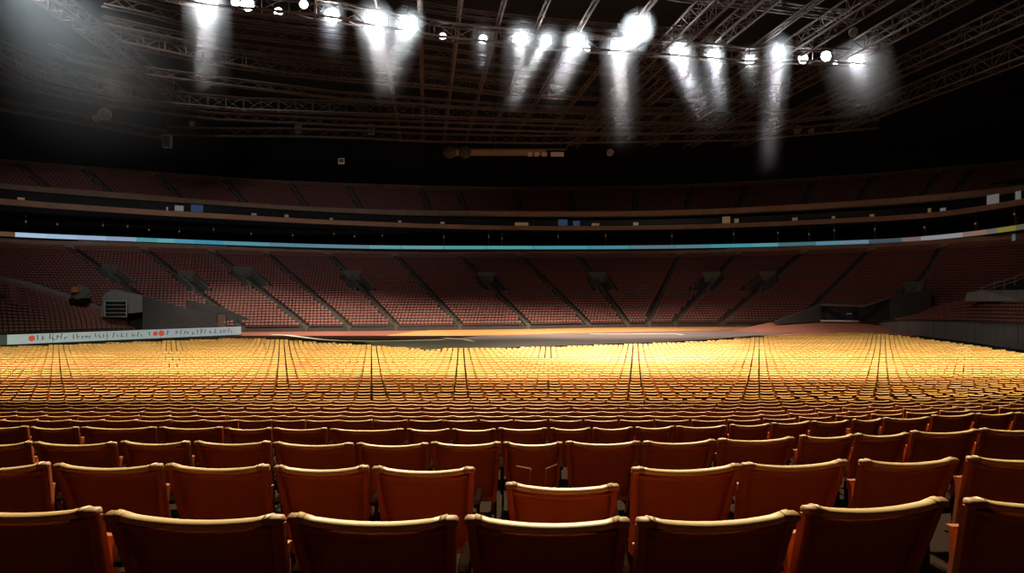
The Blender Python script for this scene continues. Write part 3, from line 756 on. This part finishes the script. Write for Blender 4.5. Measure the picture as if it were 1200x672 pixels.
# side stand above that wall
TR = [(1030,(1046,376)),(1060,(1072,371)),(1100,(1102,362)),(1130,(1134,353.5)),(1165,(1172,352.5)),(1200,(1212,352.5)),(1290,(1320,352))]
def Br(u):
    p = Wt(u); return Vector((p.x+.5, p.y+.3, p.z-.35))
def Tr(u):
    fx, fy = interp([(k,t[0]) for k,t in TR],u), interp([(k,t[1]) for k,t in TR],u)
    return ud(fx, fy, Br(u).y+7.5)
UR = [1030+i*10 for i in range(27)]
stand2('floor_side_stand', Br, Tr, UR, 7, M_STEP, 'stepped side stand above the concrete wall')
b = MB(); fill2(b, Br, Tr, 1040, 1285, 7, .72)
tag(b.build('side_stand_seats', M_TIER), 'dull red seats in the low stand above the concrete wall', 'seats', None, 'stuff')
# grey balcony front with railing
wall_poly('wall_balcony', [(1131,353),(1133,343),(1150,340.5),(1210,340),(1290,339),(1290,354),(1200,353.5)], 101, 84, 1.0, M_CONC, 'grey concrete balcony front above the side stand')
b = MB()
tag(wall_poly('wall_balcony_recess', [(1152,340.5),(1165,335),(1205,322),(1290,300),(1290,340)], 99.5, 88, .4, M_BLACK, 'dark recess behind the balcony railing'))
root = empty('balcony_railing', ud(1150,340,98), 'thin grey metal railing stepping up above the balcony front', 'railing'); o0 = Vector(root.location)
steps = [(1150,338),(1165,332),(1177,329),(1189,325),(1201,320),(1230,309),(1260,298)]
P = [ud(x,y,lerp(98,86,(x-1150)/140))-o0 for x,y in steps]
for p in P:
    c = MB(); c.tube(p+Vector((0,0,-1.0)), p, .04, 6); c.build('post', M_CONC, root)
c = MB()
for p, q in zip(P, P[1:]): c.tube(p, q, .05, 6)
c.build('top_bar', M_CONC, root)
c = MB()
for p, q in zip(P, P[1:]): c.tube(p-Vector((0,0,.5)), q-Vector((0,0,.5)), .035, 6)
c.build('mid_bar', M_CONC, root)
# small pale blue sign at the parapet
p0 = bandpt(Y_T, Z_T, 1189, -.12, .0)[0]; root = empty('wall_sign', p0, 'small pale blue sign on the parapet above the side stand', 'sign', None, bandpt(Y_T,Z_T,1189,0,0)[1])
c = MB(); c.box((0,0,.55),(.75,.06,.95)); c.build('panel', mat('sign pale blue', (.3,.42,.45), .5, emit=(.3,.45,.5), es=.15), root)
c = MB(); c.box((0,.04,.55),(.85,.04,1.05)); c.build('frame', M_SLAB, root)

# ------------------------------------------------------------------ roof trusses
def truss(P, h, w, r, label, group, step=3.0, tri=False, density=1):
    root = empty('roof_truss', P[0], label, 'roof truss', group); o0 = P[0]
    # resample
    L = [0]
    for p, q in zip(P, P[1:]): L.append(L[-1]+(q-p).length)
    n = max(2, int(L[-1]/step)); Q = []
    for k in range(n+1):
        t = L[-1]*k/n; i = 0
        while i < len(L)-2 and L[i+1] < t: i += 1
        Q.append(lerp(P[i],P[i+1],(t-L[i])/(L[i+1]-L[i]))-o0)
    fr = frames_of(Q)
    corners = [(-w/2,0),(w/2,0),(w/2,h),(-w/2,h)] if not tri else [(0,0),(w/2,h),(-w/2,h)]
    for a, c in corners:
        b = MB(); b.sweep([(lambda x, z, f=f, a=a, c=c: f(a+x, c+z)) for f in fr], [(-r,-r),(r,-r),(r,r),(-r,r)]); b.build('chord', M_STEEL, root)
    b = MB(); r2 = r*.55
    for i in range(n):
        f, g = fr[i], fr[i+1]; m = len(corners)
        for k in range(m):
            if k == m-2 and m == 4: pass
            a, c = corners[k], corners[(k+1)%m]
            if i % 2: a, c = c, a
            b.tube(f(*a), g(*c), r2, 4)
            if density > 1: b.tube(f(*corners[k]), f(*corners[(k+1)%m]), r2, 4)
    b.build('lacing', M_STEEL, root)
    return root
def rp(pts, z): return [uz(x,y,H+z) for x,y in pts]
RING = [
 ([(140,-14),(240,8),(300,13),(390,22),(440,33),(478,38),(520,46),(566,50),(610,54),(675,58),(725,62),(795,67),(835,70),(880,74),(912,72),(1003,76),(1040,78)], 25.5, 1.5, 1.3, .10, 'roof truss carrying the row of bright floodlights'),
 ([(120,6),(160,14),(260,40),(382,54),(480,64),(600,79),(700,86),(800,92),(900,96)], 28.0, 1.2, 1.0, .085, 'ring truss just below the row of floodlights'),
 ([(120,28),(200,45),(280,60),(380,71),(470,80),(560,92),(640,98)], 28.0, .8, .8, .07, 'thin curved truss between two ring trusses under the floodlights'),
 ([(138,50),(240,72),(330,86),(400,93),(500,101),(600,111),(700,116),(800,118),(900,118)], 27.2, 1.5, 1.6, .12, 'thick tan ring truss across the middle of the roof'),
 ([(60,60),(90,73),(170,88),(280,102),(400,116),(500,123),(600,130),(700,134),(800,134)], 26, .9, .9, .08, 'dim ring truss below the thick tan one'),
 ([(-60,40),(0,68),(80,99),(170,119),(280,129),(400,133),(550,139),(730,144),(860,146),(940,141),(1005,134)], 25.2, 1.6, 1.6, .10, 'long ring truss sweeping round towards the far roof edge'),
 ([(-60,72),(0,98),(70,113),(130,125),(250,140),(400,147),(560,152),(700,156),(800,157),(900,152)], 25.6, 1.0, 1.0, .08, 'lower ring truss close to the far roof edge'),
 ([(-60,110),(0,129),(60,139),(120,150),(195,163)], 24.5, 1.3, 1.0, .09, 'pale roof edge truss above the side stand on the advertising board side'),
 ([(195,158),(260,160),(340,160),(420,162),(500,166),(640,168),(780,166),(880,164),(955,157),(1030,150)], 25.0, 1.3, 1.0, .08, 'far roof edge truss above the black back wall'),
 ([(740,-12),(800,0),(870,7),(950,18),(1000,24)], 28.0, .8, .8, .09, 'upper cross truss behind the brightest floodlights'),
 ([(470,8),(560,22),(640,30),(740,38),(840,44)], 28.5, .7, .7, .06, 'thin cross truss above the row of floodlights'),
 ([(130,-30),(163,0),(245,18),(330,30),(400,38),(440,42)], 27.0, .7, .7, .06, 'thin curved truss at the floodlights nearest the advertising board side'),
]
RING[-1] = (*RING[-1][:5], 'thin curved truss beside the floodlights on the advertising board side')
for pts, z, h, w_, r, lab in RING:
    truss(rp(pts, z), h, w_, r, lab, None, 2.4 if h > 1.2 else 2.0, density=2 if h > 1.4 else 1)
# rafters running away from the viewer; photo x where each crosses the top of the frame
RAFT = [(-330,2),(-160,2),(50,2),(440,1),(492,1),(541,1),(593,1),(645,1),(702,1),(770,1),(850,3),(905,1.5),(965,1),(1035,3),(1130,3),(1250,3),(1384,4)]
for k, (x0, hv) in enumerate(RAFT, 1):
    z = 27.2 if hv < 2 else 26.2 if hv < 4 else 24.0
    d0 = z*F/336; X0 = (x0-CX)/F*d0; sl = (500-CX)/F
    def pt(d): return Vector((X0+sl*(d-d0), d, H+z))
    dend = 150 if hv < 4 else 122
    dst = d0-16
    if x0 < 100: dend = 116 if x0 > 0 else 108
    lab = f'{"heavy lattice" if hv > 2 else "thin"} roof rafter running towards the far edge, {ordinal(k)} from the advertising board side'
    if hv == 1: truss([pt(dst), pt(d0+30), pt(dend)], .5, .4, .065, lab, 'roof rafters', 3.2, tri=True)
    else: truss([pt(dst), pt((dst+dend)/2), pt(dend)], 1.0+.25*hv, 1.2+.2*hv, .09, lab, 'roof rafters', 2.6, density=2)

# ------------------------------------------------------------------ floodlights, their hazy beams, their light
def look(o, d):
    o.rotation_euler = Vector(d).to_track_quat('-Z','Y').to_euler()
def volmat(name, dens, L, R, top, glow=1.0, gd=0.0):
    m = bpy.data.materials.new(name); m.use_nodes = True; nt = m.node_tree; nt.nodes.clear()
    out = nt.nodes.new('ShaderNodeOutputMaterial'); vs = nt.nodes.new('ShaderNodeVolumeScatter'); vs.inputs['Color'].default_value = (.84,.95,1,1); vs.inputs['Anisotropy'].default_value = 0.0
    tc = nt.nodes.new('ShaderNodeTexCoord'); sp = nt.nodes.new('ShaderNodeSeparateXYZ')
    def mt(op, a, b=None, clamp=False):
        n = nt.nodes.new('ShaderNodeMath'); n.operation = op; n.use_clamp = clamp
        for i, q in enumerate((a, b)):
            if q is None: continue
            if isinstance(q, (int, float)): n.inputs[i].default_value = q
            else: nt.links.new(q, n.inputs[i])
        return n.outputs[0]
    nt.links.new(tc.outputs['Object'], sp.inputs[0])
    x, y, z = sp.outputs
    fall = mt('ADD', mt('DIVIDE', z, L), 1.0, True)                 # 1 at the lamp, 0 at the far end
    fall = mt('POWER', fall, 1.9)
    dist = mt('SQRT', mt('ADD', mt('ADD', mt('MULTIPLY', x, x), mt('MULTIPLY', y, y)), mt('MULTIPLY', z, z)))
    near = mt('MULTIPLY', mt('POWER', mt('SUBTRACT', 1.0, mt('DIVIDE', dist, glow), True), 2.0), gd)
    rad = mt('SQRT', mt('ADD', mt('MULTIPLY', x, x), mt('MULTIPLY', y, y)))
    edge = mt('SUBTRACT', 1.0, mt('DIVIDE', rad, R), True)
    up = mt('SUBTRACT', 1.0, mt('DIVIDE', z, top), True)
    d = mt('ADD', mt('MULTIPLY', mt('MULTIPLY', mt('MULTIPLY', fall, edge), up), dens), near)
    nt.links.new(d, vs.inputs['Density']); nt.links.new(vs.outputs[0], out.inputs['Volume'])
    return m
# px, py, lens radius m, beam end px, end py, beam half angle deg, light power (kW), haze density, colour label
LAMPS = [
 (243,2,1.0, 243,92, 10, 22, .05, 'white floodlight at the top edge with a broad misty beam'),
 (290,5,.62, 291,60, 7, 0, 0, 'small paired floodlight near the top edge beside the misty beam'),
 (276,3,.40, 0,0,0, 0, 0, 'faint floodlight touching its brighter pair near the top edge'),
 (326,14,.42, 0,0,0, 0, 0, 'small low floodlight glowing alone after the paired ones'),
 (356,5,.40, 0,0,0, 0, 0, 'small floodlight high on the truss before the round bright one'),
 (389,18,.72, 389,60, 9, 3, .02, 'round bright floodlight standing alone on the truss'),
 (439,26,1.0, 452,95, 11, 26, .06, 'very bright floodlight whose beam meets the leaning beam beside it'),
 (478,31,.95, 456,95, 9, 10, .04, 'wide bright floodlight beside the very bright one'),
 (519,43,.38, 0,0,0, 0, 0, 'small dim floodlight before the middle of the truss'),
 (566,46,.45, 566,80, 8, 1.5, .03, 'small oval floodlight with almost no beam'),
 (610,46,.68, 605,112, 13, 6, .04, 'bright floodlight with a faint wide beam at mid truss'),
 (640,48,.55, 604,112, 7, 9, .045, 'floodlight throwing a slim slanting beam, smaller than the next'),
 (675,51,.90, 648,112, 9, 16, .05, 'big floodlight throwing a broad slanting beam'),
 (688,57,.35, 0,0,0, 0, 0, 'tiny lamp touching the big floodlight with the slanting beam'),
 (725,57,.90, 728,150, 9, 30, .05, 'bright floodlight with the long straight beam below the brightest lamp'),
 (747,34,1.15, 729,62, 14, 10, .05, 'brightest floodlight, set higher on the truss than the others'),
 (795,62,.90, 824,135, 8, 22, .05, 'bright floodlight throwing a strong beam towards the concrete wall side'),
 (836,65,.68, 845,130, 8, 14, .05, 'floodlight with a straight narrow beam after the strong slanting one'),
 (878,71,.55, 884,115, 9, 3, .04, 'small round floodlight with a faint beam'),
 (912,61,.65, 897,215, 6, 20, .04, 'floodlight with the longest beam reaching the upper stand'),
 (941,69,.55, 0,0,0, 0, 0, 'floodlight with a flat foot after the longest beam'),
 (968,66,.55, 0,0,0, 0, 0, 'tilted floodlight second from the end of the row'),
 (979,74,.30, 0,0,0, 0, 0, 'tiny lamp under the tilted floodlight'),
 (1003,71,.82, 1018,125, 26, 7, .03, 'last large floodlight of the row with a wide soft glow'),
]
BEAM = 26
for k, (px, py, rad, ex, ey, ang, kw, dens, lab) in enumerate(LAMPS):
    ang = ang*.62 if ang < 20 else ang*.8
    z = 26.0 if py != 34 else 26.6
    p = uz(px, py, H+z)
    if ex: tgt = ud(ex, ey, p.y-1.0)
    else: tgt = p+Vector((0,-8,-9))
    dv = (tgt-p); L = dv.length*(1.35 if ey < 200 else 1.0); dv.normalize()
    root = empty('floodlight', p, lab+', hung from the roof truss', 'floodlight', 'floodlights on the roof truss')
    face = Vector((-p.x*.2, -p.y, -14)).normalized()            # lamp heads tip down into the bowl
    q = face.to_track_quat('-Z','Y').to_matrix().to_4x4()
    b = MB(); b.lathe([(rad*.35,.95*rad),(rad*.8,.75*rad),(rad*1.05,.1*rad),(rad*1.08,0),(rad*.98,0)], 18, 0, q); o = b.build('housing', M_LAMPB, root, True)
    b = MB(); b.lathe([(rad*.98,.02),(rad*.9,-.12*rad),(rad*.6,-.24*rad),(rad*.05,-.3*rad)], 18, 0, q); o = b.build('lens', M_LENS if rad > .5 else M_LENS2, root, True); o['label'] = 'glowing white lens'
    b = MB()
    for sg in (-1,1): b.tube((sg*rad*1.15,0,0),(sg*rad*1.15,.1,rad*1.4),.05,6)
    b.tube((-rad*1.15,.1,rad*1.4),(rad*1.15,.1,rad*1.4),.05,6); b.tube((0,.1,rad*1.4),(0,.1,rad*1.4+.8),.06,6); b.build('yoke', M_LAMPB, root)
    if kw:
        ld = bpy.data.lights.new('floodlight beam', 'AREA'); ld.shape = 'DISK'; ld.size = rad*1.7; ld.energy = kw*BEAM; ld.spread = math.radians(2*ang); ld.color = (.93,.97,1)
        lo = bpy.data.objects.new('floodlight_lamp', ld); COL.objects.link(lo); lo.location = p+dv*(rad*.45); look(lo, dv)
        lo['kind'] = 'helper'
        R = max(1.5, math.tan(math.radians(ang))*L*1.15+rad*1.1)
        b = MB(); b.lathe([(.2,2.2),(R*.7,1.9),(R,.4),(R,-L*.9),(R*.8,-L),(.1,-L*1.01)], 20)
        hz = b.build('haze_beam', volmat('beam haze', dens*16, L, R, 2.2, rad*2.1, .35)); hz.location = p; look(hz, dv)
        tag(hz, 'misty light beam below the ' + lab.split(' with ')[0].split(' throwing ')[0].split(' whose ')[0].replace('white floodlight at the top edge','top edge floodlight'), 'haze', None, 'stuff')
# soft haze in the top corner of the roof, lit by a lamp outside the picture
p = uz(-40,-40,H+26); b = MB(); b.lathe([(1,2),(10,1),(16,-6),(18,-14),(2,-18)], 20)
hz = b.build('haze_beam', volmat('corner haze', .022, 18, 17, 3)); hz.location = uz(60,10,H+26); tag(hz, 'soft grey mist under the roof in the upper corner above the side stand', 'haze', None, 'stuff')
# idle fittings hung below the roof
def idle(px, py, z, kind, s, lab):
    p = ud(px, py, z)
    if kind == 'lamp':
        root = empty('idle_floodlight', p, lab, 'floodlight')
        q = Vector((.3,-1,-.6)).normalized().to_track_quat('-Z','Y').to_matrix().to_4x4()
        b = MB(); b.lathe([(s*.3,s*.8),(s*.7,s*.6),(s,.0),(s*.94,0)], 12, 0, q); b.build('housing', M_GREY, root)
        b = MB(); b.lathe([(s*.93,.0),(s*.1,-.08*s)], 12, 0, q); b.build('lens', M_CONC, root)
    elif kind == 'speaker':
        root = empty('hung_speaker', p, lab, 'speaker')
        b = MB(); b.hexa([(-s*.6,-s*.3,-s),(s*.6,-s*.3,-s),(s*.6,s*.4,-s),(-s*.6,s*.4,-s),(-s*.7,-s*.55,s),(s*.7,-s*.55,s),(s*.7,s*.4,s),(-s*.7,s*.4,s)]); b.build('cabinet', M_CONC, root)
        b = MB(); b.hexa([(-s*.5,-s*.33,-s*.9),(s*.5,-s*.33,-s*.9),(s*.5,-s*.28,-s*.9),(-s*.5,-s*.28,-s*.9),(-s*.6,-s*.56,s*.8),(s*.6,-s*.56,s*.8),(s*.6,-s*.5,s*.8),(-s*.6,-s*.5,s*.8)]); b.build('grille', M_LAMPB, root)
    else:
        root = empty('hung_sign', p, lab, 'sign')
        b = MB(); b.box((0,0,0),(s*1.2,.2,s*1.1)); b.build('frame', M_GREY, root)
        b = MB(); b.box((0,-.12,.05),(s*.8,.08,s*.6)); b.build('face', M_STAIR, root)
    b = MB(); b.tube((0,.1,s*.4),(0,.1,max(1.0, H+26.5-p.z)),.04,5); b.build('hanger', M_LAMPB, root)
idle(123,134,118,'lamp',.95,'grey unlit floodlight hung under the roof above the side stand')
idle(113,139,118,'lamp',.6,'smaller dark unlit floodlight beside the grey one above the side stand')
idle(196,166,124,'speaker',1.0,'dim tall speaker hung at the end of the pale roof edge truss')
idle(225,145,130,'lamp',.45,'tiny unlit lamp on the far roof edge above the stands')
idle(350,151,142,'speaker',.8,'small grey speaker hung near the far roof edge')
idle(435,152,146,'speaker',.9,'pale square speaker hung near the far roof edge')
idle(400,189,150,'sign',1.0,'small pale square sign hung below the roof before the black wall')
idle(715,179,150,'lamp',.7,'unlit lamp hung below the roof beyond the pale gantry')
idle(935,152,146,'lamp',.8,'dim unlit lamp on the roof edge near the lattice rafters')
idle(951,154,146,'lamp',.6,'smaller dim unlit lamp beside the one near the lattice rafters')
idle(1000,38,82,'lamp',.5,'small brownish unlit lamp on the lattice rafter above the last floodlight')
# pale gantry bar below the far roof edge
p0 = ud(595,180,149); root = empty('roof_gantry', p0, 'long pale gantry bar with small boxes hung below the far roof edge', 'gantry')
sc = 149/F
b = MB(); b.box((-10*sc,0,.1),(110*sc,.8,6*sc)); b.build('bar', M_FASC, root)
b = MB(); b.box((4*sc,-.1,4.5*sc),(130*sc,1.0,.25)); b.build('top_rail', M_STEEL, root)
for x, wd in ((26,5),(34,5),(43,6),(58,15)):
    b = MB(); b.box((x*sc,-.2,-.2),(wd*sc,.7,4.5*sc)); b.build('fixture_box', M_GREY, root)
for x in (-68,-50):
    b = MB(); b.lathe([(.3,-1.1),(1.1,-.7),(1.3,0),(1.0,.8),(.3,1.1)], 12, 0, Matrix.Translation((x*sc,0,.2))); b.build('drum', M_STAIR, root)
for x in (-60,-15,30,62):
    b = MB(); b.tube((x*sc,0,.5),(x*sc,0,3.2),.06,5); b.build('hanger', M_STEEL, root)

# ------------------------------------------------------------------ lighting of the hall
def spot(loc, tgt, kw, deg, blend, col, soft=1.0):
    ld = bpy.data.lights.new('unseen spotlight', 'SPOT'); ld.energy = kw*1000; ld.spot_size = math.radians(deg); ld.spot_blend = blend; ld.color = col; ld.shadow_soft_size = soft
    o = bpy.data.objects.new('unseen_spotlight', ld); COL.objects.link(o); o.location = loc; look(o, Vector(tgt)-Vector(loc)); return o
def area(loc, tgt, kw, size, col):
    ld = bpy.data.lights.new('unseen fill light', 'AREA'); ld.energy = kw*1000; ld.size = size; ld.color = col
    o = bpy.data.objects.new('unseen_fill_light', ld); COL.objects.link(o); o.location = loc; look(o, Vector(tgt)-Vector(loc)); return o
WARM = (.88,1,.48)
# unseen lamps above the viewer, throwing the golden pool over the far bank
for k, x in enumerate((-66,-52,-38,-25,-12,1,14,27,40,54)):
    pw = (120,160,215,270,350,450,480,420,290,190)[k]
    spot((x,2,H+26), (x*1.02,61,0), pw*1.2, 30, 1, WARM, 1.0)
for x in (-36,-20,-4,12,28,44):
    spot((x,2,H+26), (x,35,0), 84, 44, 1, (1,.68,.28), 1.0)
spot((6,2,H+26), (10,76,0), 1000, 22, 1, (1,.97,.80), 1.5)
# rim light from the lamps over the arena onto the near rows
spot((0,38,H+26), (0,4,H-2), 150, 52, .8, (1,.86,.50), 1.0)
# dim red-brown fill added behind the viewer, no lamp there
area((0,-14,H+9), (0,10,H-2), .055, 8, (1,.20,.09))
# weak light added on the far stands, from no visible lamp
spot((0,60,H+26), (-40,120,H-4), 5, 80, 1, (1,.84,.80), 2)
spot((0,60,H+26), (0,140,H-4), 5, 80, 1, (1,.84,.80), 2)
spot((10,60,H+26), (50,116,H-6), 10, 84, 1, (1,.84,.80), 2)
# unseen lights added over the arena floor and foot of the far stand
for x, pw in ((-36,55),(-20,85),(-4,75),(12,130),(28,70),(40,16)):
    spot((x,106,H+26), (x*1.02,117,0), pw, 64, 1, (1,.87,.66), 2)
# lamp outside the frame that lights the mist in the upper corner
spot(uz(0,-60,H+27), uz(80,45,H+24), 45, 62, 1, (.93,.97,1), 1)
# low warm lights added in the roof to brighten the trusses
for x, y, z, kw in ((-40,80,20,.5),(0,95,18,.6),(40,85,20,.35),(-15,70,20,.4),(25,70,20,.4)):
    ld = bpy.data.lights.new('added roof light', 'POINT'); ld.energy = kw*1000; ld.color = (1,.72,.55); ld.shadow_soft_size = 1
    o = bpy.data.objects.new('added_roof_light', ld); COL.objects.link(o); o.location = (x,y,H+z)
